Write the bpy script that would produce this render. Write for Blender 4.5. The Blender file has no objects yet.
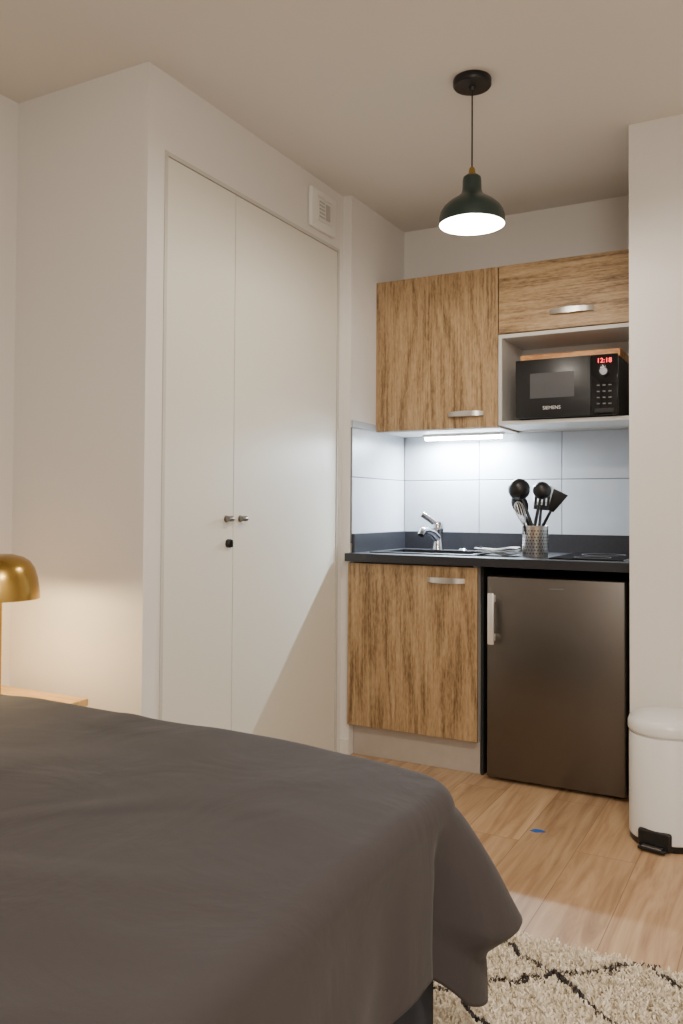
import bpy, bmesh, math, random
import numpy as np
from mathutils import Vector, Matrix, noise
random.seed(4)
S=bpy.context.scene
COL=S.collection
WO={}   # world origins

# ---------------------------------------------------------------- materials
def newmat(name):
    m=bpy.data.materials.new(name); m.use_nodes=True
    return m, m.node_tree.nodes, m.node_tree.links, m.node_tree.nodes['Principled BSDF']
def plain(name,col,rough=.5,metal=0,bump=0,bscale=200,var=0.0,vscale=3,spec=None,coat=0):
    m,n,l,b=newmat(name)
    b.inputs['Base Color'].default_value=(*col,1)
    b.inputs['Roughness'].default_value=rough
    b.inputs['Metallic'].default_value=metal
    if spec is not None: b.inputs['Specular IOR Level'].default_value=spec
    if coat: b.inputs['Coat Weight'].default_value=coat
    tc=n.new('ShaderNodeTexCoord')
    if var>0:
        nz=n.new('ShaderNodeTexNoise'); nz.inputs['Scale'].default_value=vscale; nz.inputs['Detail'].default_value=4
        l.new(tc.outputs['Object'],nz.inputs['Vector'])
        r=n.new('ShaderNodeValToRGB')
        r.color_ramp.elements[0].position=.3; r.color_ramp.elements[1].position=.7
        r.color_ramp.elements[0].color=(*[c*(1-var) for c in col],1)
        r.color_ramp.elements[1].color=(*[min(1,c*(1+var)) for c in col],1)
        l.new(nz.outputs['Fac'],r.inputs['Fac']); l.new(r.outputs['Color'],b.inputs['Base Color'])
    if bump>0:
        nb=n.new('ShaderNodeTexNoise'); nb.inputs['Scale'].default_value=bscale; nb.inputs['Detail'].default_value=3
        l.new(tc.outputs['Object'],nb.inputs['Vector'])
        bp=n.new('ShaderNodeBump'); bp.inputs['Strength'].default_value=bump; bp.inputs['Distance'].default_value=.002
        l.new(nb.outputs['Fac'],bp.inputs['Height']); l.new(bp.outputs['Normal'],b.inputs['Normal'])
    return m
def emit(name,col,strength):
    m,n,l,b=newmat(name)
    b.inputs['Base Color'].default_value=(*col,1)
    b.inputs['Emission Color'].default_value=(*col,1)
    b.inputs['Emission Strength'].default_value=strength
    return m
def wood(name,axis,c_dark,c_mid,c_light,rough=.5,seed=0.0,fine=70,broad=7):
    """axis = grain direction 'x','y' or 'z'"""
    m,n,l,b=newmat(name)
    tc=n.new('ShaderNodeTexCoord')
    def sc(across,along): return tuple(along if ax==axis else across for ax in 'xyz')
    def nz(scale,detail,dist,rgh=.5,off=0):
        mp=n.new('ShaderNodeMapping'); mp.inputs['Scale'].default_value=scale; mp.inputs['Location'].default_value=(seed+off,seed*1.7,seed*.3)
        l.new(tc.outputs['Object'],mp.inputs['Vector'])
        q=n.new('ShaderNodeTexNoise'); q.inputs['Scale'].default_value=1; q.inputs['Detail'].default_value=detail; q.inputs['Distortion'].default_value=dist; q.inputs['Roughness'].default_value=rgh
        l.new(mp.outputs['Vector'],q.inputs['Vector']); return q
    n1=nz(sc(broad,.9),2,.3)
    mu=n.new('ShaderNodeMath'); mu.operation='MULTIPLY'; mu.inputs[1].default_value=12.0
    l.new(n1.outputs['Fac'],mu.inputs[0])
    fr=n.new('ShaderNodeMath'); fr.operation='PINGPONG'; fr.inputs[1].default_value=1.0
    l.new(mu.outputs[0],fr.inputs[0])
    n2=nz(sc(fine,2.6),4,.2,.7,3)
    n3=nz(sc(fine*1.6,34),3,0,.6,7)
    mx=n.new('ShaderNodeMix'); mx.data_type='FLOAT'; mx.inputs[0].default_value=.80
    l.new(fr.outputs[0],mx.inputs[2]); l.new(n2.outputs['Fac'],mx.inputs[3])
    mx2=n.new('ShaderNodeMix'); mx2.data_type='FLOAT'; mx2.inputs[0].default_value=.36
    l.new(mx.outputs[0],mx2.inputs[2]); l.new(n3.outputs['Fac'],mx2.inputs[3])
    r=n.new('ShaderNodeValToRGB'); e=r.color_ramp.elements
    e[0].position=.36; e[0].color=(*c_dark,1); e[1].position=.64; e[1].color=(*c_light,1)
    em=e.new(.48); em.color=(*c_mid,1)
    l.new(mx2.outputs[0],r.inputs['Fac']); l.new(r.outputs['Color'],b.inputs['Base Color'])
    b.inputs['Roughness'].default_value=rough
    bp=n.new('ShaderNodeBump'); bp.inputs['Strength'].default_value=.25; bp.inputs['Distance'].default_value=.001
    l.new(n2.outputs['Fac'],bp.inputs['Height']); l.new(bp.outputs['Normal'],b.inputs['Normal'])
    return m
OD=(.135,.075,.032); OM=(.31,.195,.092); OL=(.46,.315,.17)
M_oakV=wood('oak_vertical','z',OD,OM,OL,seed=1.3,fine=95)
M_oakV2=wood('oak_vertical_b','z',OD,OM,OL,seed=4.1,fine=95)
M_oakH=wood('oak_horizontal','x',OD,OM,OL,seed=2.2,fine=95)
M_board=wood('board_wood','x',(.35,.14,.04),(.55,.25,.08),(.7,.36,.13))
M_night=wood('nightstand_wood','x',(.45,.26,.09),(.62,.40,.16),(.75,.5,.22))
M_wall=plain('wall_paint',(.72,.69,.655),.9,bump=.15,bscale=120)
M_ceil=plain('ceiling_paint',(.74,.71,.66),.95,bump=.1,bscale=120)
M_closet=plain('closet_laminate',(.69,.665,.585),.42,bump=.05,bscale=300)
M_frame=plain('closet_frame',(.54,.515,.46),.5)
M_base=plain('baseboard_paint',(.72,.69,.64),.5)
M_tile=plain('tile_glaze',(.38,.40,.43),.35,bump=.35,bscale=25,var=.05,vscale=8)
M_grout=plain('grout',(.15,.155,.165),.9)
M_top=plain('worktop_black',(.014,.014,.018),.4,bump=.2,bscale=400,var=.3,vscale=200)
M_sink=plain('sink_black',(.02,.02,.022),.35,bump=.1)
M_glass=plain('black_glass',(.006,.006,.007),.08,spec=.35)
M_carc=plain('carcass_white',(.58,.56,.53),.5)
M_plinth=plain('plinth_laminate',(.45,.40,.35),.4,var=.04,vscale=20)
M_chrome=plain('chrome',(.55,.55,.58),.12,1)
M_nickel=plain('brushed_nickel',(.60,.58,.56),.33,1)
M_knob=plain('closet_handle_metal',(.26,.24,.22),.35,1)
M_black=plain('black_plastic',(.010,.010,.011),.35,spec=.35)
M_blackm=plain('black_matte',(.02,.02,.02),.6)
M_gapshade=plain('gap_shade',(.015,.015,.015),.7)  # near-black colour for the shade in the gap by the fridge
M_white=plain('white_plastic',(.76,.75,.72),.4)
M_binw=plain('bin_white_enamel',(.74,.74,.74),.28)
M_gold=plain('brass',(.42,.27,.075),.25,1)
M_green=plain('pendant_enamel',(.007,.024,.022),.35,coat=.3)
M_inner=plain('pendant_inner_white',(.8,.8,.78),.5)
M_steelmesh=plain('perforated_steel',(.80,.78,.76),.28,1)
M_hole=plain('hole_dark',(.03,.03,.03),.8)
M_blue=plain('blue_tape',(.01,.12,.5),.5)
M_cloth=plain('cloth_grey',(.66,.64,.61),.9,bump=.5,bscale=300)
M_bedbase=plain('bed_base_fabric',(.018,.022,.035),.95,bump=.5,bscale=600)
M_matt=plain('mattress_white',(.6,.58,.55),.9,bump=.4,bscale=200)
M_win=plain('microwave_window',(.075,.075,.08),.25,bump=.0,spec=.3)
M_letter=plain('lettering_silver',(.6,.6,.6),.4)
M_bulb=emit('bulb_glow',(1.0,.95,.86),14)
M_strip=emit('led_tube',(.86,.95,1.0),80)
M_red=emit('display_red',(1.0,.02,.03),5)
M_warmb=emit('warm_bulb',(1.0,.68,.32),20)
# brushed steel
m,n,l,b=newmat('brushed_dark_steel')
b.inputs['Metallic'].default_value=1; b.inputs['Base Color'].default_value=(.17,.157,.145,1); b.inputs['Roughness'].default_value=.38
tc=n.new('ShaderNodeTexCoord'); mp=n.new('ShaderNodeMapping'); mp.inputs['Scale'].default_value=(3,3,400)
nz=n.new('ShaderNodeTexNoise'); nz.inputs['Scale'].default_value=1; nz.inputs['Detail'].default_value=3
l.new(tc.outputs['Object'],mp.inputs['Vector']); l.new(mp.outputs['Vector'],nz.inputs['Vector'])
mr=n.new('ShaderNodeMapRange'); mr.inputs['To Min'].default_value=.28; mr.inputs['To Max'].default_value=.44
l.new(nz.outputs['Fac'],mr.inputs['Value']); l.new(mr.outputs['Result'],b.inputs['Roughness'])
M_steel=m
# floor planks
m,n,l,b=newmat('oak_floor')
tc=n.new('ShaderNodeTexCoord'); mp=n.new('ShaderNodeMapping'); mp.inputs['Rotation'].default_value=(0,0,math.radians(90)); mp.inputs['Location'].default_value=(.3,.07,0)
l.new(tc.outputs['Object'],mp.inputs['Vector'])
br=n.new('ShaderNodeTexBrick'); br.inputs['Scale'].default_value=1; br.inputs['Brick Width'].default_value=1.25; br.inputs['Row Height'].default_value=.19
br.inputs['Mortar Size'].default_value=.0011; br.inputs['Mortar Smooth'].default_value=.3; br.inputs['Bias'].default_value=0
br.offset=.37
br.inputs['Color1'].default_value=(0,0,0,1); br.inputs['Color2'].default_value=(1,1,1,1); br.inputs['Mortar'].default_value=(.5,.5,.5,1)
l.new(mp.outputs['Vector'],br.inputs['Vector'])
mpg=n.new('ShaderNodeMapping'); mpg.inputs['Scale'].default_value=(22,1.6,1)
l.new(tc.outputs['Object'],mpg.inputs['Vector'])
sepb=n.new('ShaderNodeVectorMath'); sepb.operation='MULTIPLY_ADD'; sepb.inputs[1].default_value=(17,9,5)
l.new(br.outputs['Color'],sepb.inputs[0]); l.new(mpg.outputs['Vector'],sepb.inputs[2])
g=n.new('ShaderNodeTexNoise'); g.inputs['Scale'].default_value=1; g.inputs['Detail'].default_value=7; g.inputs['Distortion'].default_value=.9; g.inputs['Roughness'].default_value=.65
l.new(sepb.outputs[0],g.inputs['Vector'])
r=n.new('ShaderNodeValToRGB'); e=r.color_ramp.elements
e[0].position=.28; e[0].color=(.26,.140,.070,1); e[1].position=.72; e[1].color=(.57,.395,.24,1); q=e.new(.5); q.color=(.44,.28,.157,1)
l.new(g.outputs['Fac'],r.inputs['Fac'])
hs=n.new('ShaderNodeHueSaturation'); 
mr=n.new('ShaderNodeMapRange'); mr.inputs['To Min'].default_value=.86; mr.inputs['To Max'].default_value=1.10
l.new(br.outputs['Color'],mr.inputs['Value']); l.new(mr.outputs['Result'],hs.inputs['Value']); l.new(r.outputs['Color'],hs.inputs['Color'])
mx=n.new('ShaderNodeMix'); mx.data_type='RGBA'; mx.inputs[7].default_value=(.17,.085,.04,1)
l.new(br.outputs['Fac'],mx.inputs[0]); l.new(hs.outputs['Color'],mx.inputs[6]); l.new(mx.outputs[2],b.inputs['Base Color'])
b.inputs['Roughness'].default_value=.42
M_floor=m
# duvet
m,n,l,b=newmat('duvet_cotton')
b.inputs['Base Color'].default_value=(.039,.033,.034,1); b.inputs['Roughness'].default_value=.85
b.inputs['Specular IOR Level'].default_value=.25
b.inputs['Sheen Weight'].default_value=.06; b.inputs['Sheen Roughness'].default_value=.5
tc=n.new('ShaderNodeTexCoord')
n1=n.new('ShaderNodeTexNoise'); n1.inputs['Scale'].default_value=4; n1.inputs['Detail'].default_value=5; n1.inputs['Distortion'].default_value=.8
n2=n.new('ShaderNodeTexNoise'); n2.inputs['Scale'].default_value=700
l.new(tc.outputs['Object'],n1.inputs['Vector']); l.new(tc.outputs['Object'],n2.inputs['Vector'])
b1=n.new('ShaderNodeBump'); b1.inputs['Strength'].default_value=.4; b1.inputs['Distance'].default_value=.02
b2=n.new('ShaderNodeBump'); b2.inputs['Strength'].default_value=.3; b2.inputs['Distance'].default_value=.001
l.new(n1.outputs['Fac'],b1.inputs['Height']); l.new(n2.outputs['Fac'],b2.inputs['Height'])
l.new(b1.outputs['Normal'],b2.inputs['Normal']); l.new(b2.outputs['Normal'],b.inputs['Normal'])
M_duvet=m
# rug with dark lozenge lines
m,n,l,b=newmat('rug_wool')
tc=n.new('ShaderNodeTexCoord')
nd=n.new('ShaderNodeTexNoise'); nd.inputs['Scale'].default_value=9; nd.inputs['Detail'].default_value=4
l.new(tc.outputs['Object'],nd.inputs['Vector'])
va=n.new('ShaderNodeVectorMath'); va.operation='MULTIPLY_ADD'; va.inputs[1].default_value=(.11,.11,0)
l.new(nd.outputs['Color'],va.inputs[0]); l.new(tc.outputs['Object'],va.inputs[2])
sx=n.new('ShaderNodeSeparateXYZ'); l.new(va.outputs[0],sx.inputs[0])
outs=[]
for sg in (1,-1):
    m1=n.new('ShaderNodeMath'); m1.operation='MULTIPLY_ADD'; m1.inputs[1].default_value=sg*.75
    l.new(sx.outputs['X'],m1.inputs[0]); l.new(sx.outputs['Y'],m1.inputs[2])
    pp=n.new('ShaderNodeMath'); pp.operation='PINGPONG'; pp.inputs[1].default_value=.15
    l.new(m1.outputs[0],pp.inputs[0])
    lt=n.new('ShaderNodeMath'); lt.operation='LESS_THAN'; lt.inputs[1].default_value=.008
    l.new(pp.outputs[0],lt.inputs[0]); outs.append(lt)
mxx=n.new('ShaderNodeMath'); mxx.operation='MAXIMUM'; l.new(outs[0].outputs[0],mxx.inputs[0]); l.new(outs[1].outputs[0],mxx.inputs[1])
nv=n.new('ShaderNodeTexNoise'); nv.inputs['Scale'].default_value=60; l.new(tc.outputs['Object'],nv.inputs['Vector'])
rr=n.new('ShaderNodeValToRGB'); rr.color_ramp.elements[0].position=.3; rr.color_ramp.elements[1].position=.7
rr.color_ramp.elements[0].color=(.63,.53,.39,1); rr.color_ramp.elements[1].color=(.91,.83,.70,1)
l.new(nv.outputs['Fac'],rr.inputs['Fac'])
mx=n.new('ShaderNodeMix'); mx.data_type='RGBA'; mx.inputs[7].default_value=(.06,.05,.05,1)
l.new(mxx.outputs[0],mx.inputs[0]); l.new(rr.outputs['Color'],mx.inputs[6]); l.new(mx.outputs[2],b.inputs['Base Color'])
b.inputs['Roughness'].default_value=1
M_rug=m

# ---------------------------------------------------------------- helpers
def merge(bm,t):
    me=bpy.data.meshes.new('t'); t.to_mesh(me); t.free(); bm.from_mesh(me); bpy.data.meshes.remove(me)
def box(bm,x0,x1,y0,y1,z0,z1,bev=0,seg=2):
    t=bmesh.new(); bmesh.ops.create_cube(t,size=1)
    for v in t.verts:
        v.co=Vector((x0 if v.co.x<0 else x1, y0 if v.co.y<0 else y1, z0 if v.co.z<0 else z1))
    if bev>0: bmesh.ops.bevel(t,geom=t.edges[:]+t.verts[:],offset=bev,segments=seg,profile=.5,affect='EDGES')
    merge(bm,t); return bm
def B(*a,**k):
    bm=bmesh.new(); box(bm,*a,**k); return bm
def lathe(bm,prof,c=(0,0,0),seg=48,mat=None):
    t=bmesh.new(); rows=[]
    for r,z in prof:
        if r<1e-5: rows.append([t.verts.new((0,0,z))])
        else: rows.append([t.verts.new((r*math.cos(2*math.pi*i/seg),r*math.sin(2*math.pi*i/seg),z)) for i in range(seg)])
    for a,b_ in zip(rows,rows[1:]):
        for i in range(seg):
            j=(i+1)%seg
            if len(a)==1 and len(b_)==1: continue
            if len(a)==1: t.faces.new((a[0],b_[i],b_[j]))
            elif len(b_)==1: t.faces.new((a[i],a[j],b_[0]))
            else: t.faces.new((a[i],a[j],b_[j],b_[i]))
    bmesh.ops.recalc_face_normals(t,faces=t.faces[:])
    if mat is not None: t.transform(mat)
    t.transform(Matrix.Translation(c)); merge(bm,t); return bm
def tube(bm,pts,r,seg=10,flat=None):
    pts=[Vector(p) for p in pts]; rs=r if isinstance(r,(list,tuple)) else [r]*len(pts)
    t=bmesh.new(); rows=[]
    up=None
    for i,p in enumerate(pts):
        d=(pts[min(i+1,len(pts)-1)]-pts[max(i-1,0)]).normalized()
        if up is None: up=Vector((0,0,1)) if abs(d.z)<.9 else Vector((0,1,0))
        s=d.cross(up).normalized(); u2=s.cross(d).normalized(); up=u2
        f=flat if flat else 1
        rows.append([t.verts.new(p+s*math.cos(2*math.pi*k/seg)*rs[i]+u2*math.sin(2*math.pi*k/seg)*rs[i]*f) for k in range(seg)])
    for a,b_ in zip(rows,rows[1:]):
        for k in range(seg):
            j=(k+1)%seg; t.faces.new((a[k],a[j],b_[j],b_[k]))
    t.faces.new(rows[0]); t.faces.new(rows[-1][::-1])
    bmesh.ops.recalc_face_normals(t,faces=t.faces[:])
    merge(bm,t); return bm
def mk(name,bm,mat,parent=None,origin=None,smooth=False,label=None,category=None,kind=None,group=None):
    vs=[v.co for v in bm.verts]
    lo=Vector((min(v.x for v in vs),min(v.y for v in vs),min(v.z for v in vs)))
    hi=Vector((max(v.x for v in vs),max(v.y for v in vs),max(v.z for v in vs)))
    o=Vector(origin) if origin is not None else Vector(((lo.x+hi.x)/2,(lo.y+hi.y)/2,lo.z))
    for v in bm.verts: v.co-=o
    me=bpy.data.meshes.new(name); bm.to_mesh(me); bm.free()
    mats=mat if isinstance(mat,(list,tuple)) else [mat]
    for q in mats: me.materials.append(q)
    if smooth:
        me.shade_smooth()
        try: me.set_sharp_from_angle(angle=math.radians(smooth if smooth>1 else 35))
        except Exception: pass
    ob=bpy.data.objects.new(name,me); COL.objects.link(ob)
    if parent is not None:
        ob.parent=parent; ob.location=o-WO[parent.name]
    else: ob.location=o
    WO[ob.name]=o
    if label: ob['label']=label
    if category: ob['category']=category
    if kind: ob['kind']=kind
    if group: ob['group']=group
    return ob
def empty(name,loc,label,category,group=None):
    e=bpy.data.objects.new(name,None); e.location=loc; e.empty_display_size=.05; COL.objects.link(e)
    WO[e.name]=Vector(loc); e['label']=label; e['category']=category
    if group: e['group']=group
    return e
def text(body,size,loc,mat,parent,name='lettering',align='CENTER',rot=None,ext=.0004):
    cu=bpy.data.curves.new('f','FONT'); cu.body=body; cu.size=size; cu.align_x=align; cu.extrude=ext
    to=bpy.data.objects.new('f',cu); COL.objects.link(to)
    dg=bpy.context.evaluated_depsgraph_get(); me=bpy.data.meshes.new_from_object(to.evaluated_get(dg))
    bpy.data.objects.remove(to)
    bm=bmesh.new(); bm.from_mesh(me); bpy.data.meshes.remove(me)
    bm.transform(rot if rot is not None else Matrix.Rotation(math.radians(90),4,'X')); bm.transform(Matrix.Translation(loc))
    return mk(name,bm,mat,parent)
ST='structure'
H=2.560; XL=-2.435; XC=-1.828; XN=-1.785; XR=-.54; YE=2.045; YR=3.37; YB=3.96; YW=3.23; X1=1.7; Y0=-1.6

# ---------------------------------------------------------------- shell
mk('floor',B(XL-.1,X1+.1,Y0-.1,YB+.1,-.1,0),M_floor,origin=(0,0,0),kind=ST)
mk('ceiling',B(XL-.1,X1+.1,Y0-.1,YB+.1,H,H+.1),M_ceil,kind=ST)
mk('wall_left',B(XL-.1,XL,Y0-.1,YE,0,H),M_wall,kind=ST)
mk('wall_closet_end',B(XL-.1,XC,YE,YE+.07,0,H),M_wall,kind=ST)
DY0=2.127; DY1=3.33; DZ=2.302
bm=B(XC-.07,XC,YE+.07,DY0,0,H); box(bm,XC-.07,XC,DY0,DY1,DZ,H); box(bm,XC-.07,XC,DY1,YR,0,H)
mk('wall_closet',bm,M_wall,kind=ST)
mk('wall_closet_back',B(XL-.1,XL,YE+.07,YR,0,H),M_wall,kind=ST)
mk('wall_niche_left',B(XC-.6,XN,YR,YB,0,H),M_wall,kind=ST)
mk('wall_back',B(XC-.6,X1+.1,YB,YB+.1,0,H),M_wall,kind=ST)
mk('wall_kitchen_right',B(XR,X1,YW,YB,0,H),M_wall,kind=ST)
mk('wall_right',B(X1,X1+.1,Y0,YB,0,H),M_wall,kind=ST)
mk('wall_rear',B(XL,X1,Y0-.1,Y0,0,H),M_wall,kind=ST)
mk('baseboard_niche',B(XC+.001,XN+.0,YR-.012,YR,0,.075,bev=.003),M_base,kind=ST)
mk('baseboard_right',B(XR,X1,YW-.012,YW,0,.075,bev=.003),M_base,kind=ST)
mk('baseboard_left',B(XL,XL+.012,Y0,YE,0,.075,bev=.003),M_base,kind=ST)
mk('baseboard_closet_end',B(XL+.012,XC,YE-.012,YE,0,.075,bev=.003),M_base,kind=ST)

# tiles
def tiles(name,segs,zs,axis,plane,sgn):
    bm=bmesh.new()
    for (a,b_) in segs:
        for (z0,z1) in zs:
            g=.0018
            if axis=='x': box(bm,a+g,b_-g,plane-.008,plane-.001,z0+g,z1-g,bev=.0014,seg=1)
            else: box(bm,plane+.001,plane+.008,a+g,b_-g,z0+g,z1-g,bev=.0014,seg=1)
    ob=mk(name,bm,M_tile,kind=ST)
zb_=[(1.0,1.262),(1.262,1.489)]; zl_=[(1.0,1.262),(1.262,1.489)]
tiles('trim_1',[(XN+.008,-1.372),(-1.372,-.965),(-.965,XR)],zb_,'x',YB,1)
tiles('trim_2',[(YR+.004,YB-.008)],zl_,'y',XN,1)
mk('trim_3',B(XN+.008,XR,YB-.005,YB,.96,1.489),M_grout,kind=ST)
mk('trim_4',B(XN,XN+.005,YR+.003,YB-.005,.96,1.489),M_grout,kind=ST)
tiles('trim_5',[(YR+.004,3.628)],[(1.489,1.524)],'y',XN,1)

# ---------------------------------------------------------------- closet
cl=empty('closet',(XC-.02,(DY0+DY1)/2,0),'tall cream laminate built-in closet with two plain flush doors','closet')
DM=2.530
bm=B(XC-.04,XC+.004,DY0,DY0+.014,0,DZ,bev=.001); box(bm,XC-.04,XC+.004,DY1-.014,DY1,0,DZ,bev=.001); box(bm,XC-.04,XC+.004,DY0+.014,DY1-.014,DZ-.014,DZ,bev=.001)
mk('frame',bm,M_frame,cl)
mk('shelf_box',B(XC-.5,XC-.05,DY0+.02,DY1-.02,.01,DZ-.02),M_frame,cl)
for (a,b_,hy,nm) in ((DY0+.0155,DM-.0018,DM-.044,'narrow'),(DM+.0018,DY1-.0155,DM+.044,'wide')):
    d=mk('door',B(XC-.022,XC-.001,a,b_,.008,DZ-.0155,bev=.0015),M_closet,cl,label=f'{nm} plain cream closet door')
    hb=bmesh.new()
    rot=Matrix.Rotation(math.radians(90),4,'Y')
    lathe(hb,[(0,0),(.013,0),(.013,.003),(.006,.004),(.006,.016),(0,.016)],(XC-.001,hy,1.078),20,rot)
    tube(hb,[(XC+.016,hy-.015,1.078),(XC+.018,hy,1.078),(XC+.016,hy+.015,1.078)],.0105,12)
    mk('handle',hb,M_knob,d,smooth=40,label='small brushed metal T-shaped handle')
    if nm=='narrow':
        lb=bmesh.new(); lathe(lb,[(0,0),(.016,0),(.016,.012),(.012,.016),(0,.016)],(XC-.001,DM-.032,.988),24,rot)
        box(lb,XC+.014,XC+.022,DM-.034,DM-.030,.975,1.001,bev=.001)
        mk('lock',lb,M_black,d,smooth=40,label='round black cylinder lock')

# vent
v=empty('air_vent',(XC,3.17,2.32),'square white plastic air vent on the wall above the closet','air vent')
mk('body',B(XC+.0003,XC+.022,3.045,3.262,2.33,2.50,bev=.008,seg=3),M_white,v,smooth=40)
bm=bmesh.new()
for (a,b_,c,d_) in ((3.095,3.215,2.465,2.471),(3.095,3.215,2.365,2.371),(3.095,3.101,2.371,2.465),(3.209,3.215,2.371,2.465)): box(bm,XC+.0215,XC+.028,a,b_,c,d_,bev=.001,seg=1)
mk('grille_frame',bm,M_base,v)
bm=bmesh.new()
for k in range(5): box(bm,XC+.0215,XC+.026,3.11,3.155,2.383+k*.016,2.389+k*.016,bev=.001,seg=1)
box(bm,XC+.0215,XC+.027,3.165,3.20,2.383,2.453,bev=.002)
mk('slats',bm,plain('vent_grey',(.45,.43,.4),.5),v)

# ---------------------------------------------------------------- kitchen base
def bow_handle(xc,yf,zc,parent,w=.135):
    bm=bmesh.new(); pts=[]; N=16
    t=bmesh.new(); rows=[]
    for i in range(N+1):
        s=i/N*2-1; x=xc+s*w/2; y=yf-.024*(1-abs(s)**3.2)-.002
        h=.0125*(1-.2*abs(s))
        rows.append([t.verts.new((x,y-.003,zc+h)),t.verts.new((x,y-.003,zc-h)),t.verts.new((x,y+.002,zc-h)),t.verts.new((x,y+.002,zc+h))])
    for a,b_ in zip(rows,rows[1:]):
        for k in range(4):
            j=(k+1)%4; t.faces.new((a[k],a[j],b_[j],b_[k]))
    t.faces.new(rows[0]); t.faces.new(rows[-1][::-1]); bmesh.ops.recalc_face_normals(t,faces=t.faces[:]); merge(bm,t)
    return mk('handle',bm,M_nickel,parent,smooth=50,label='brushed nickel bow handle')
WT=.917; WB=.881; YF=3.32
bc=empty('base_cabinet',(-1.48,3.65,0),'oak-look kitchen base cabinet with one door under the worktop','cabinet')
bm=B(XN+.002,XN+.018,3.375,3.94,.14,WB-.001); box(bm,-1.196,-1.178,3.375,3.94,.14,WB-.001); box(bm,XN+.018,-1.196,3.375,3.94,.14,.156); box(bm,XN+.018,-1.196,3.93,3.94,.156,WB-.001)
mk('carcass',bm,M_carc,bc)
mk('plinth',B(XN+.002,-1.178,3.41,3.425,0,.139,bev=.001),M_plinth,bc,label='grey-beige laminate plinth')
d=mk('door',B(XN+.001,-1.172,3.352,3.371,.146,.873,bev=.001),M_oakV,bc,label='oak-look door with vertical grain')
bow_handle(-1.31,3.352,.815,d,w=.17)
mk('gap_shade_panel',B(-1.170,-1.16,3.40,3.94,0,WB-.001),M_gapshade,bc,label='near-black panel standing in for the shaded gap beside the fridge')  # shade of the narrow gap, put in as a near-black sheet

# worktop with hole for sink
SX0,SX1,SY0,SY1=-1.69,-1.23,3.44,3.74
bm=bmesh.new()
box(bm,XN,SX0,YF,YB-.009,WB,WT); box(bm,SX1,XR,YF,YB-.009,WB,WT); box(bm,SX0,SX1,YF,SY0,WB,WT); box(bm,SX0,SX1,SY1,YB-.009,WB,WT)
wt=empty('worktop',(-1.16,3.64,WB),'black stone-look kitchen worktop with a matching upstand','worktop')
mk('slab',bm,M_top,wt)
bm=B(XN+.001,XR,YB-.024,YB-.0085,WT,1.003,bev=.001); box(bm,XN+.0085,XN+.022,YF+.055,YB-.0245,WT,1.003,bev=.001)
mk('upstand',bm,M_top,wt)
# sink
sk=empty('sink',(-1.46,3.59,WT-.15),'black rectangular inset kitchen sink in the worktop','sink')
bm=bmesh.new()
for a in ((SX0-.02,SX1+.02,SY0-.02,SY0+.012),(SX0-.02,SX1+.02,SY1-.012,SY1+.02),(SX0-.02,SX0+.012,SY0+.012,SY1-.012),(SX1-.012,SX1+.02,SY0+.012,SY1-.012)): box(bm,*a,WT+.0002,WT+.006,bev=.002)
mk('rim',bm,M_sink,sk,smooth=40)
bm=bmesh.new()
x0,x1,y0,y1=SX0+.003,SX1-.003,SY0+.003,SY1-.003; zb=WT-.15
box(bm,x0,x1,y0,y1,zb,zb+.004); box(bm,x0,x0+.006,y0,y1,zb,WT); box(bm,x1-.006,x1,y0,y1,zb,WT); box(bm,x0,x1,y0,y0+.006,zb,WT); box(bm,x0,x1,y1-.006,y1,zb,WT)
mk('bowl',bm,M_sink,sk)
bm=bmesh.new(); lathe(bm,[(0,.004),(.03,.004),(.04,0),(.04,-.001)],(-1.46,3.59,zb+.005),28)
mk('drain',bm,M_chrome,sk,smooth=40)
bm=bmesh.new(); lathe(bm,[(0,0),(.022,0),(.022,.006),(.014,.014),(0,.015)],(-1.40,3.80,WT+.0002),24)
mk('drain_knob',bm,M_chrome,smooth=40,label='small chrome drain control knob beside the faucet',category='knob')
# faucet
fx,fy=-1.53,3.80
fa=empty('faucet',(fx,fy,WT),'low chrome single-lever mixer faucet behind the sink','faucet')
bm=bmesh.new(); lathe(bm,[(0,0),(.031,0),(.031,.006),(.027,.014),(.025,.085),(.029,.10),(.029,.125),(.022,.14),(0,.144)],(fx,fy,WT+.0003),28)
mk('body',bm,M_chrome,fa,smooth=40)
bm=tube(bmesh.new(),[(fx,fy-.01,WT+.06),(fx-.004,fy-.06,WT+.088),(fx-.008,fy-.12,WT+.10),(fx-.012,fy-.16,WT+.098),(fx-.013,fy-.175,WT+.078)],[.022,.020,.019,.018,.015],14)
mk('spout',bm,M_chrome,fa,smooth=50)
bm=tube(bmesh.new(),[(fx,fy,WT+.122),(fx-.03,fy-.02,WT+.150),(fx-.065,fy-.04,WT+.178)],[.026,.023,.025],12,flat=.65)
mk('lever',bm,M_chrome,fa,smooth=50)
# hob
hb=empty('cooktop',(-.735,3.66,WT),'black glass two-zone cooktop set in the worktop','cooktop')
mk('glass_plate',B(-.885,-.59,3.40,3.90,WT+.0003,WT+.006,bev=.002),M_glass,hb)
bm=bmesh.new()
for cy,rr_ in ((3.53,.072),(3.76,.09)): lathe(bm,[(rr_,.0),(rr_,.0006),(rr_+.002,.0006),(rr_+.002,0)],(-.737,cy,WT+.006),40)
mk('cooking_zone',bm,M_grout,hb)
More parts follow.
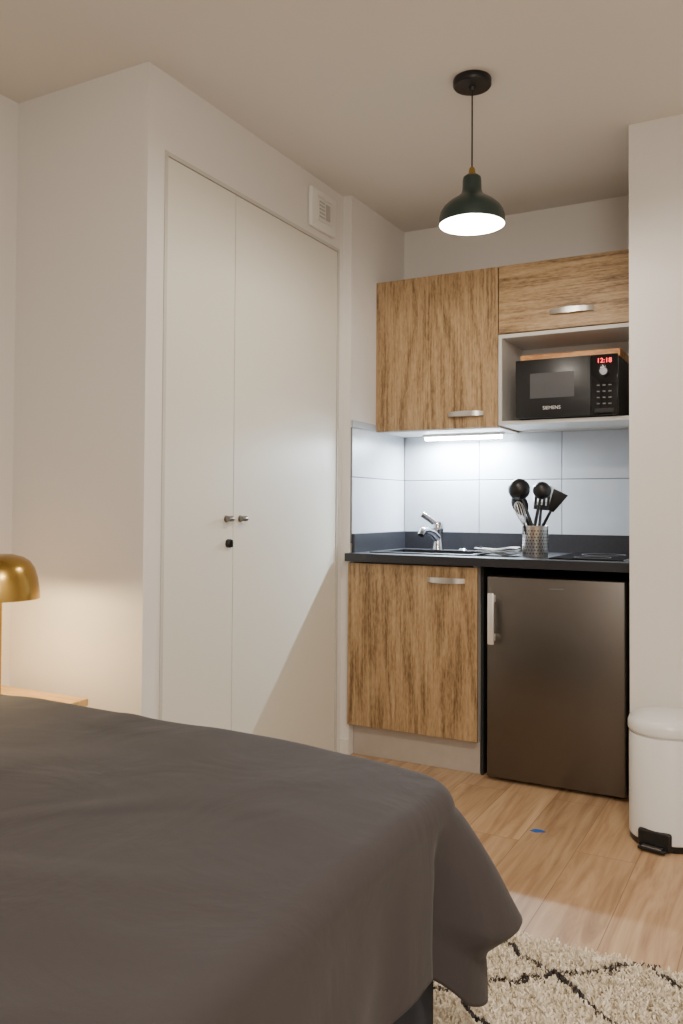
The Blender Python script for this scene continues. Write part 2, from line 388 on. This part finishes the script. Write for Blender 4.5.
# folded cloth
bm=bmesh.new()
N=24
t=bmesh.new(); 
for lay in range(3):
    vs=[]
    for i in range(N+1):
        row=[]
        for j in range(9):
            u=i/N; w_=j/8
            x=-1.215+u*.18-lay*.006; y=3.45+w_*.12+lay*.006
            z=WT+.003+lay*.011+.004*math.sin(u*7+lay)+.003*math.sin(w_*6+u*3)+.006*u
            row.append(t.verts.new((x,y,z+.003)))
        vs.append(row)
    for i in range(N):
        for j in range(8): t.faces.new((vs[i][j],vs[i+1][j],vs[i+1][j+1],vs[i][j+1]))
bmesh.ops.solidify(t,geom=t.faces[:],thickness=.007)
for v_ in t.verts: v_.co.z=max(v_.co.z,WT+.0005)
merge(bm,t)
mk('folded_dishcloth',bm,M_cloth,smooth=60,label='folded pale grey dishcloth on the black worktop',category='cloth')
# socket
so=empty('wall_outlet',(-1.06,YB-.01,1.155),'white plastic wall outlet on the tiled backsplash','outlet')
mk('plate',B(-1.10,-1.02,YB-.02,YB-.0082,1.155,1.235,bev=.004),M_white,so,smooth=40)
bm=bmesh.new(); lathe(bm,[(.019,0),(.019,.002),(.021,.002),(.021,0)],(-1.06,YB-.0202,1.195),28,Matrix.Rotation(math.radians(90),4,'X'))
lathe(bm,[(0,.001),(.018,.001),(.018,0)],(-1.06,YB-.0202,1.195),28,Matrix.Rotation(math.radians(90),4,'X'))
mk('socket_face',bm,M_grout,so)

# utensil holder
ux,uy=-.967,3.50
uh=empty('utensil_holder',(ux,uy,WT),'perforated stainless steel cylinder holding black kitchen utensils','utensil holder')
bm=bmesh.new(); lathe(bm,[(0,0),(.052,0),(.054,.003),(.054,.128),(.0555,.131),(.054,.133),(.051,.131),(.051,.005),(0,.005)],(ux,uy,WT+.0003),48)
mk('cup',bm,M_steelmesh,uh,smooth=40)
bm=bmesh.new()
for k in range(26):
    for q in range(8):
        a=2*math.pi*(k+.5*(q%2))/26; z=WT+.018+q*.0135
        mt=Matrix.Translation((ux+.0541*math.cos(a),uy+.0541*math.sin(a),z))@Matrix.Rotation(a,4,'Z')@Matrix.Rotation(math.radians(90),4,'Y')
        t=bmesh.new(); bmesh.ops.create_circle(t,cap_ends=True,radius=.0032,segments=8); t.transform(mt); merge(bm,t)
hh=mk('perforations',bm,M_hole,uh); hh['kind']='stuff'
def utensil(name,base,top,head,label,cat,hm=M_black,S_=1.0,spin=0):
    base=Vector(base); top=Vector(top); d=(top-base).normalized()
    e=empty(name,base,label,cat)
    bm=tube(bmesh.new(),[base,base.lerp(top,.6),top],[.009,.0075,.006],10)
    mk('handle',bm,hm,e,smooth=50)
    s=Vector((1,0,0)); s=(s-d*s.dot(d)).normalized(); nrm=d.cross(s)
    fr=Matrix((s,nrm,d)).transposed().to_4x4(); fr.translation=top
    bm=bmesh.new(); t=bmesh.new()
    if head=='ladle':
        bmesh.ops.create_uvsphere(t,u_segments=24,v_segments=14,radius=.042)
        for v_ in list(t.verts):
            if v_.co.z>.012: v_.co.z=.012-(.04-.0)*max(0,(1-(v_.co.x**2+v_.co.y**2)/.042**2))*.7
        t.transform(Matrix.Rotation(math.radians(-70),4,'X')); t.transform(Matrix.Translation((0,0,.035)))
    elif head=='spoon':
        bmesh.ops.create_uvsphere(t,u_segments=24,v_segments=14,radius=1)
        for v_ in t.verts: v_.co=Vector((v_.co.x*.032,v_.co.y*.006+.012*(v_.co.x**2+v_.co.z**2)-.006,v_.co.z*.047+.04))
    elif head=='solid':
        box(t,-.033,.033,-.0025,.0025,.0,.092,bev=.0024,seg=2)
        for v_ in t.verts:
            k_=min(1,max(0,v_.co.z/.035)); v_.co.x*=.35+.65*k_
    elif head=='turner':
        box(t,-.034,.034,-.0025,.0025,.0,.022,bev=.0015,seg=1); box(t,-.034,.034,-.0025,.0025,.078,.09,bev=.0015,seg=1)
        for k in range(4): box(t,-.034+k*.0187,-.022+k*.0187,-.002,.002,.02,.08)
    elif head=='whisk':
        for k in range(6):
            a=math.pi*k/6; P=[]
            for i in range(17):
                q=i/16*2*math.pi-math.pi; 
                rr_=.027*math.sin(q); zz=.052-.052*math.cos(q+math.pi)
                P.append((rr_*math.cos(a)*(.4+.6*(zz/.104)),rr_*math.sin(a)*(.4+.6*(zz/.104)),zz))
            tube(t,P,.0014,5)
    t.transform(Matrix.Rotation(math.radians(spin),4,'Z'))
    t.transform(Matrix.Scale(S_,4)); t.transform(fr); merge(bm,t)
    mk('head',bm,hm if head!='whisk' else M_nickel,e,smooth=50)
zt=WT+.012
utensil('ladle',(ux+.03,uy+.0,zt),(ux-.055,uy-.005,WT+.250),'ladle','black plastic soup ladle standing in the steel holder','ladle',S_=1.12)
utensil('serving_spoon',(ux+.02,uy+.034,zt),(ux-.062,uy+.04,WT+.185),'spoon','black plastic serving spoon standing in the steel holder','spoon',S_=1.1)
utensil('spatula',(ux-.034,uy+.005,zt),(ux+.066,uy-.004,WT+.195),'solid','black solid spatula standing in the steel holder','spatula',S_=1.0,spin=20)
utensil('skimmer',(ux-.02,uy-.028,zt),(ux+.030,uy-.03,WT+.250),'ladle','black rounded skimmer standing in the steel holder','skimmer',S_=.9,spin=0)
utensil('slotted_turner',(ux-.005,uy+.036,zt),(ux+.012,uy+.046,WT+.20),'turner','black slotted turner standing in the steel holder','turner',S_=.95,spin=25)
utensil('whisk',(ux+.002,uy-.036,zt),(ux-.034,uy-.044,WT+.135),'whisk','small wire whisk standing in the steel holder','whisk')

# ---------------------------------------------------------------- fridge
fr_=empty('mini_fridge',(-.852,3.65,0),'dark stainless steel undercounter fridge with one door','fridge')
mk('body',B(-1.126,-.578,3.395,3.92,.03,.838,bev=.003),M_blackm,fr_)
d=mk('door',B(-1.128,-.576,3.35,3.39,.016,.842,bev=.006,seg=3),M_steel,fr_,smooth=40,label='brushed dark stainless steel door')
bm=bmesh.new()
box(bm,-1.112,-1.086,3.305,3.318,.565,.775,bev=.004); box(bm,-1.110,-1.090,3.318,3.3505,.735,.765,bev=.003); box(bm,-1.110,-1.090,3.318,3.3505,.575,.605,bev=.003)
mk('handle',bm,plain('handle_silver',(.78,.76,.73),.3,.5),d,smooth=40,label='pale silver vertical bar handle')
bm=bmesh.new(); box(bm,-.868,-.812,3.3485,3.3503,.799,.804,bev=.0005,seg=1)
mk('badge',bm,M_grout,d,label='small grey badge')
bm=B(-1.12,-.585,3.42,3.43,.005,.03)
mk('kick_plate',bm,M_blackm,fr_)
for a in (-1.09,-.61):
    for yy in (3.46,3.88):
        bm=bmesh.new(); lathe(bm,[(0,0),(.018,0),(.018,.012),(.008,.014),(.008,.031),(0,.031)],(a,yy,0),16); mk('foot',bm,M_blackm,fr_)

# ---------------------------------------------------------------- wall cabinets
YU=3.63; ZU0=1.49; ZU1=2.214
wc=empty('wall_cabinet',(-1.478,3.79,ZU0),'oak-look wall cabinet with one door above the sink','cabinet')
bm=B(XN,-1.173,YU+.02,YB,ZU0,ZU1-.001)
mk('body',bm,M_oakV2,wc)
mk('bottom_panel',B(XN+.0095,-1.173,YU+.02,YB-.0095,ZU0-.004,ZU0-.0003),M_carc,wc)
d=mk('door',B(XN+.001,-1.1745,YU,YU+.0185,ZU0,ZU1,bev=.001),M_oakV2,wc,label='oak-look door with vertical grain')
bow_handle(-1.325,YU,ZU0+.064,d,w=.17)
XU0,XU1=-1.171,-.5405
oc=empty('microwave_cabinet',(-.856,3.79,1.497),'oak-look wall cabinet with flap door above an open microwave niche','cabinet')
bm=B(XU0,XU0+.016,YU+.0,YB,1.497,1.903); box(bm,XU1-.016,XU1,YU,YB,1.497,1.903)
box(bm,XU0+.016,XU1-.016,YU,YB,1.497,1.513); box(bm,XU0+.016,XU1-.016,YU,YB,1.887,1.903); box(bm,XU0+.016,XU1-.016,YB-.01,YB,1.513,1.887)
mk('open_niche',bm,M_carc,oc,label='white laminate open compartment')
mk('body',B(XU0,XU1,YU+.02,YB,1.9035,ZU1-.001),M_oakH,oc)
d=mk('flap_door',B(XU0+.0015,XU1-.0005,YU,YU+.0185,1.908,ZU1,bev=.001),M_oakH,oc,label='oak-look flap door with horizontal grain')
bow_handle(-.845,YU,1.98,d,w=.19)
# led strip
LY=3.85; LX=-1.42
ls=empty('under_cabinet_light',(LX,LY,ZU0-.034),'white linear light mounted under the wall cabinet','light')
mk('housing',B(LX-.205,LX+.205,LY-.018,LY+.018,ZU0-.018,ZU0-.004,bev=.002),M_white,ls)
bm=tube(bmesh.new(),[(LX-.195,LY,ZU0-.024),(LX,LY,ZU0-.024),(LX+.195,LY,ZU0-.024)],.010,16)
mk('tube',bm,M_strip,ls,smooth=50,label='glowing cool white tube')
# microwave
mw=empty('microwave',(-.86,3.78,1.5132),'black compact microwave oven on the cabinet shelf','microwave')
MX0,MX1,MZ0,MZ1,MY=-1.085,-.648,1.5185,1.775,3.605
mk('body',B(MX0+.003,MX1-.003,MY+.02,3.92,MZ0,MZ1-.002,bev=.003),M_blackm,mw)
d=mk('door',B(MX0,MX1-.112,MY,MY+.019,MZ0,MZ1,bev=.003),M_black,mw,smooth=40)
mk('window',B(MX0+.065,MX1-.18,MY-.001,MY+.002,MZ0+.085,MZ0+.195,bev=.0005,seg=1),M_win,d,label='grey mesh window')
text('SIEMENS',.021,(MX0+.16,MY-.0008,MZ0+.035),M_letter,d)
p=mk('control_panel',B(MX1-.110,MX1,MY,MY+.019,MZ0,MZ1,bev=.003),M_glass,mw,smooth=40)
text('12:18',.028,(MX1-.055,MY-.0008,MZ1-.036),M_red,p,name='display')
bm=bmesh.new(); lathe(bm,[(0,0),(.019,0),(.017,.016),(.015,.018),(0,.018)],(MX1-.055,MY-.0002,MZ1-.075),32,Matrix.Rotation(math.radians(90),4,'X'))
mk('dial',bm,plain('dial_steel',(.12,.12,.13),.35,1),p,smooth=40,label='round metallic dial')
M_btn=plain('button_grey',(.12,.12,.12),.5)
for j in range(4):
    bm=bmesh.new(); z=MZ0+.045+j*.026
    for i in range(3): box(bm,MX1-.086+i*.024,MX1-.074+i*.024,MY-.0012,MY+.001,z,z+.005,bev=.0004,seg=1)
    box(bm,MX1-.086,MX1-.026,MY+.0001,MY+.001,z-.001,z+.006)
    mk('button_row',bm,M_btn,p)
bm=B(MX1-.095,MX1-.015,MY-.004,MY+.002,MZ0+.01,MZ0+.028,bev=.002); mk('door_button',bm,M_black,p)
for a in (MX0+.04,MX1-.04):
    for yy in (3.66,3.88):
        bm=bmesh.new(); lathe(bm,[(0,0),(.012,0),(.012,.0055),(0,.0055)],(a,yy,1.5132),16); mk('foot',bm,M_blackm,mw)
mk('chopping_board',B(MX0+.005,MX1-.0,3.66,3.90,MZ1-.0015,MZ1+.032,bev=.004),M_board,label='orange-brown wooden board lying on the microwave',category='board')

# ---------------------------------------------------------------- pendant
px,py=-.944,2.64
pl=empty('pendant_lamp',(px,py,2.07),'dark green metal pendant lamp with brass neck hanging from the ceiling','lamp')
bm=bmesh.new(); lathe(bm,[(0,-.0005),(.062,-.0005),(.064,-.004),(.064,-.022),(.060,-.027),(.012,-.029),(.008,-.04),(0,-.04)],(px,py,H+.0005),48)
mk('ceiling_canopy',bm,M_black,pl,smooth=40,label='round black ceiling canopy')
bm=tube(bmesh.new(),[(px,py,H-.03),(px,py,2.4),(px,py,2.254)],.0028,8)
mk('cord',bm,M_black,pl,smooth=60,label='thin black cord')
bm=bmesh.new(); lathe(bm,[(0,2.260),(.008,2.260),(.010,2.255),(.012,2.240),(.018,2.237),(.020,2.229),(.0,2.229)],(px,py,0),32)
mk('neck',bm,M_gold,pl,smooth=40,label='small brass neck')
outer=[(.0,2.232),(.024,2.232),(.029,2.228),(.031,2.218),(.032,2.185),(.036,2.172),(.050,2.160),(.074,2.145),(.094,2.127),(.104,2.111),(.1085,2.094),(.1095,2.068)]
inner=[(r-.002,z-.001) for r,z in outer[::-1] if r>.03]
bm=bmesh.new(); lathe(bm,outer+[(.1075,2.068)],(px,py,0),64)
sh=mk('shade',bm,M_green,pl,smooth=40,label='dark green bell-shaped shade')
bm=bmesh.new(); lathe(bm,[(.1073,2.0682)]+inner[1:]+[(0,2.17)],(px,py,0),64)
mk('shade_lining',bm,M_inner,sh,smooth=60,label='white inner lining')
bm=bmesh.new(); lathe(bm,[(0,2.083),(.02,2.086),(.034,2.1),(.036,2.118),(.028,2.138),(.016,2.15),(.014,2.168),(0,2.168)],(px,py,0),32)
mk('bulb',bm,M_bulb,pl,smooth=60,label='glowing white bulb')

# ---------------------------------------------------------------- bin
bx,by=-.387,3.052
bn=empty('pedal_bin',(bx,by,0),'white cylindrical pedal bin with black base against the wall','bin')
bm=bmesh.new(); lathe(bm,[(0,.022),(.121,.022),(.125,.026),(.125,.36),(.123,.364),(0,.364)],(bx,by,0),64)
mk('body',bm,M_binw,bn,smooth=40)
bm=bmesh.new(); lathe(bm,[(0,0),(.118,0),(.121,.004),(.121,.0215),(0,.0215)],(bx,by,0),64)
mk('base_ring',bm,M_black,bn,smooth=40,label='black plastic base ring')
bm=bmesh.new(); lathe(bm,[(0,.3645),(.119,.3645),(.119,.372),(.1275,.373),(.129,.378),(.129,.398),(.124,.412),(.105,.424),(.06,.434),(0,.437)],(bx,by,0),64)
mk('lid',bm,M_binw,bn,smooth=40,label='white domed lid')
dr=Vector((-.22,-1,0)).normalized(); sd=Vector((-dr.y,dr.x,0))
fm=Matrix((sd,-dr,Vector((0,0,1)))).transposed().to_4x4(); fm.translation=Vector((bx,by,0))
bm=bmesh.new(); box(bm,-.045,.045,-.158,-.118,.006,.018,bev=.005,seg=3); box(bm,-.055,.055,-.130,-.110,.004,.066,bev=.009,seg=3); bm.transform(fm)
mk('pedal',bm,M_black,bn,smooth=40,label='black foot pedal')
bm=bmesh.new(); box(bm,-.032,.032,-.156,-.135,.0182,.0205,bev=.001); bm.transform(fm)
mk('pedal_plate',bm,M_nickel,bn)

# blue tape
bm=bmesh.new(); t=bmesh.new()
P=[(-.022,-.012),(.0,-.018),(.03,.0),(.012,.012),(-.012,.008)]
vs=[t.verts.new((-.797+a,2.912+b_,.0006)) for a,b_ in P]; f=t.faces.new(vs); ex=bmesh.ops.extrude_face_region(t,geom=[f])
for v_ in [g_ for g_ in ex['geom'] if isinstance(g_,bmesh.types.BMVert)]: v_.co.z+=.0015
merge(bm,t); mk('tape_scrap',bm,M_blue,label='small scrap of blue tape on the wood floor',category='tape')

# ---------------------------------------------------------------- bed
FX=-.535; FY=1.495; NY=-.13; HX=-2.41
bd=empty('bed',((HX+FX)/2,(NY+FY)/2,0),'double bed with dark fabric base against the wall','bed')
mk('base',B(HX+.01,-.585,NY+.04,FY-.045,.10,.35,bev=.012,seg=3),M_bedbase,bd,smooth=40,label='dark navy fabric bed base')
mk('mattress',B(HX+.01,-.60,NY+.05,FY-.06,.351,.56,bev=.03,seg=4),M_matt,bd,smooth=40)
for a in (HX+.12,-.75):
    for yy in (NY+.15,FY-.15):
        bm=bmesh.new(); lathe(bm,[(0,.031),(.02,.031),(.025,.11),(0,.11)],(a,yy,0),20); mk('leg',bm,M_blackm,bd)
# duvet
R=.045
def outline():
    cr=.05; x0,x1,y0,y1=HX+R,FX-R,NY+R,FY-R
    pts=[]
    def line(a,b_,nrm):
        L=(Vector(b_)-Vector(a)).length; k=max(2,int(L/.010))
        for i in range(k): pts.append((Vector(a).lerp(Vector(b_),i/k),Vector(nrm)))
    def arc(c,a0,a1):
        k=24
        for i in range(k):
            a=a0+(a1-a0)*i/k; nrm=Vector((math.cos(a),math.sin(a))); pts.append((Vector(c)+nrm*cr,nrm))
    line((x1,y0+cr),(x1,y1-cr),(1,0)); arc((x1-cr,y1-cr),0,math.pi/2)
    line((x1-cr,y1),(x0+cr,y1),(0,1)); arc((x0+cr,y1-cr),math.pi/2,math.pi)
    line((x0,y1-cr),(x0,y0+cr),(-1,0)); arc((x0+cr,y0+cr),math.pi,1.5*math.pi)
    line((x0+cr,y0),(x1-cr,y0),(0,-1)); arc((x1-cr,y0+cr),1.5*math.pi,2*math.pi)
    return pts
O=outline(); n_=len(O)
arcl=[0]
for i in range(1,n_): arcl.append(arcl[-1]+(O[i][0]-O[i-1][0]).length)
def idx_near(x,y): return min(range(n_),key=lambda i:(O[i][0]-Vector((x,y))).length)
c1=arcl[idx_near(FX-R,FY-R)]; c2=arcl[idx_near(FX-R,NY+R)]; tot=arcl[-1]+.010
cx,cy=(HX+FX)/2,(NY+FY)/2
def ztop(x,y):
    z=.648
    q=max(0,(x+1.2)/.65); z-=.034*min(q,1.2)**2
    z+=.008*noise.noise(Vector((x*2.3,y*2.3,.3)))+.003*noise.noise(Vector((x*6,y*4,1)))
    # a few soft fabric creases
    a=noise.noise(Vector((x*1.1+y*1.6,(x-y)*3.2,2.0)))
    z+=.0022*(1-(a/.25)**2)**2 if abs(a)<.25 else 0
    z+=.002*math.sin(9*(x*.6+y)+2*noise.noise(Vector((x,y,5))))
    return z
t=bmesh.new(); rows=[]
K=70
ctr=t.verts.new((cx,cy,ztop(cx,cy)))
for k in range(1,K+1):
    s=k/K
    row=[]
    for p,nr in O:
        x=cx+(p.x-cx)*s; y=cy+(p.y-cy)*s
        row.append(t.verts.new((x,y,ztop(x,y))))
    rows.append(row)
for a_ in range(1,9):
    a=a_/8*math.pi/2; row=[]
    for p,nr in O:
        z=ztop(p.x,p.y)-R*(1-math.cos(a)); q=p+nr*R*math.sin(a); row.append(t.verts.new((q.x,q.y,z)))
    rows.append(row)
V=40
def sst(a,b_,x):
    x=min(1,max(0,(x-a)/(b_-a))); return x*x*(3-2*x)
for v_ in range(1,V+1):
    v1=v_/V; row=[]
    for i,(p,nr) in enumerate(O):
        al=arcl[i]
        def wr(c): 
            dd=abs(al-c); dd=min(dd,tot-dd); return dd
        dc=wr(c1); dc2=wr(c2); w=max(math.exp(-(dc/.046)**2),math.exp(-(dc2/.046)**2))
        wl=max(math.exp(-(dc/.070)**2),math.exp(-(dc2/.070)**2))
        wr2=max(math.exp(-(dc/.15)**2),math.exp(-(dc2/.15)**2))
        zt0=ztop(p.x,p.y)-R
        hem=.332-.112*wl+.010*math.sin(al*6)
        head=1 if nr.x>-.3 else 0
        rip=(.009*math.sin(al*14+1)+.005*math.sin(al*31))*v1*(1-wr2)
        out=(.002*v1+rip)*head
        if nr.y>.7 and wr2<.3: out=min(out,.015)
        f=min(1,v1/.60)**.85*(1-.52*sst(.60,.76,v1))
        out+=.134*w*f
        cr1=math.exp(-((al-(c1-.09))/.022)**2)+math.exp(-((al-(c1+.09))/.022)**2)
        out-=.040*cr1*min(1,v1*1.8)
        z=zt0+(hem-zt0)*v1
        q=p+nr*(R+out)
        if head==0: q.x=max(q.x,HX)
        jit=.004*noise.noise(Vector((q.x*9,q.y*9,z*9)))
        row.append(t.verts.new((q.x+jit*nr.x,q.y+jit*nr.y,z)))
    rows.append(row)
for i in range(n_):
    t.faces.new((ctr,rows[0][i],rows[0][(i+1)%n_]))
for a,b_ in zip(rows,rows[1:]):
    for i in range(n_):
        j=(i+1)%n_; t.faces.new((a[i],b_[i],b_[j],a[j]))
bmesh.ops.recalc_face_normals(t,faces=t.faces[:])
dv=mk('duvet',t,M_duvet,smooth=180,label='dark taupe-grey cotton duvet draped over the bed',category='duvet')
sm=dv.modifiers.new('thick','SOLIDIFY'); sm.thickness=.010; sm.offset=-1

# ---------------------------------------------------------------- rug
RX0,RX1,RY0,RY1=-1.05,.95,.75,2.15
rg=empty('rug',((RX0+RX1)/2,(RY0+RY1)/2,0),'cream shaggy wool rug with black diamond lines on the floor','rug')
mk('backing',B(RX0,RX1,RY0,RY1,.0005,.008),M_rug,rg)
rng=np.random.default_rng(3)
def scatter(n,x0,x1,y0,y1): return np.stack([rng.uniform(x0,x1,n),rng.uniform(y0,y1,n)],1)
P=np.concatenate([scatter(26000,RX0,RX1,RY0,RY1),scatter(42000,-.95,.25,1.45,RY1)])
N=len(P); ang=rng.uniform(0,2*np.pi,N); w=rng.uniform(.002,.0038,N); h=rng.uniform(.010,.022,N)
lean=rng.normal(0,.009,(N,2))
vx=np.zeros((N,4,3)); dx=np.cos(ang)*w; dy=np.sin(ang)*w
b0=np.column_stack([P[:,0]-dx,P[:,1]-dy,np.full(N,.007)]); b1=np.column_stack([P[:,0]+dx,P[:,1]+dy,np.full(N,.007)])
tp=np.column_stack([P[:,0]+lean[:,0],P[:,1]+lean[:,1],.007+h])
off=np.column_stack([dx,dy,np.zeros(N)])*.7
vx[:,0]=b0; vx[:,1]=b1; vx[:,2]=tp+off; vx[:,3]=tp-off
o=np.array(WO['rug'])
vx=(vx.reshape(-1,3)-o)
me=bpy.data.meshes.new('pile'); me.from_pydata(vx.tolist(),[],np.arange(4*N).reshape(-1,4).tolist()); me.materials.append(M_rug)
pi=bpy.data.objects.new('pile',me); COL.objects.link(pi); pi.parent=rg; pi['kind']='stuff'

# ---------------------------------------------------------------- nightstand + lamp
ns=empty('nightstand',(-2.2,1.78,0),'light wood nightstand between the bed and the wall','nightstand')
mk('top',B(-2.41,-1.985,1.56,1.975,.484,.508,bev=.004),M_night,ns,smooth=40)
mk('body',B(-2.40,-2.00,1.57,1.965,.12,.483,bev=.002),M_night,ns)
d=mk('drawer',B(-1.999,-1.986,1.575,1.96,.30,.475,bev=.002),M_night,ns)
bm=bmesh.new(); lathe(bm,[(0,0),(.006,0),(.006,.012),(.012,.014),(.012,.022),(0,.024)],(-1.986,1.77,.385),20,Matrix.Rotation(math.radians(90),4,'Y')); mk('knob',bm,M_gold,d,smooth=40)
for a in (-2.35,-2.05):
    for yy in (1.61,1.925):
        bm=bmesh.new(); lathe(bm,[(0,0),(.012,0),(.018,.1195),(0,.1195)],(a,yy,0),16); mk('leg',bm,M_night,ns)
lx,ly,lz=-2.122,1.735,.5083
tl=empty('table_lamp',(lx,ly,lz),'brass mushroom-shaped table lamp on the nightstand','lamp')
bm=bmesh.new(); lathe(bm,[(0,0),(.075,0),(.077,.004),(.075,.010),(.02,.014),(.012,.02),(.012,.39),(0,.39)],(lx,ly,lz),48)
mk('base',bm,M_gold,tl,smooth=40)
bm=bmesh.new()
so_=[(0,.466),(.04,.465),(.07,.457),(.09,.444),(.104,.423),(.113,.393),(.119,.355),(.120,.331)]
lathe(bm,so_+[(.1175,.331)]+[(max(0,r-.0025),z-.002) for r,z in so_[::-1][1:]],(lx,ly,lz),64)
mk('lamp_shade',bm,M_gold,tl,smooth=50,label='polished brass dome shade')
bm=bmesh.new(); lathe(bm,[(0,.350),(.018,.355),(.026,.37),(.022,.39),(.013,.405),(0,.405)],(lx,ly,lz),24)
mk('bulb',bm,M_warmb,tl,smooth=60,label='glowing warm bulb')

# ---------------------------------------------------------------- lights
def light(name,typ,loc,energy,col,size=.05,rot=None,sy=None):
    L=bpy.data.lights.new(name,typ); L.energy=energy; L.color=col
    if typ=='AREA':
        L.size=size
        if sy: L.shape='RECTANGLE'; L.size_y=sy
    else: L.shadow_soft_size=size
    o=bpy.data.objects.new(name,L); o.location=loc; COL.objects.link(o)
    if rot: o.rotation_euler=rot
    return o
light('pendant_light','POINT',(px,py,2.062),25,(1,.90,.77),.03)
light('bedside_light','POINT',(lx,ly,lz+.330),18.0,(1,.73,.38),.03)
light('strip_light','AREA',(LX,LY,ZU0-.040),36,(.78,.90,1.0),.38,None,.02)
light('ceiling_light','AREA',(.35,.4,H-.02),64,(1,.90,.75),.5)
light('room_fill','AREA',(.9,-1.2,1.9),36,(1,.93,.84),1.0,(math.radians(85),0,math.radians(25)))  # added fill from behind the camera
W=bpy.data.worlds.new('w'); S.world=W; W.use_nodes=True; W.node_tree.nodes['Background'].inputs[0].default_value=(.5,.45,.4,1); W.node_tree.nodes['Background'].inputs[1].default_value=.2

# ---------------------------------------------------------------- camera
cd=bpy.data.cameras.new('camera'); cam=bpy.data.objects.new('camera',cd); COL.objects.link(cam); S.camera=cam
cd.sensor_fit='VERTICAL'; cd.sensor_height=36; cd.sensor_width=24; cd.lens=836/1024*36
pitch=math.radians(1.35); f=836
cd.shift_y=(508-f*math.tan(pitch)-512)/1024
cd.clip_start=.02
cam.matrix_world=Matrix.Translation((0,0,1.12))@(Matrix.Rotation(math.radians(28.5),4,'Z')@Matrix.Rotation(math.radians(90)+pitch,4,'X')@Matrix.Rotation(math.radians(.35),4,'Z'))
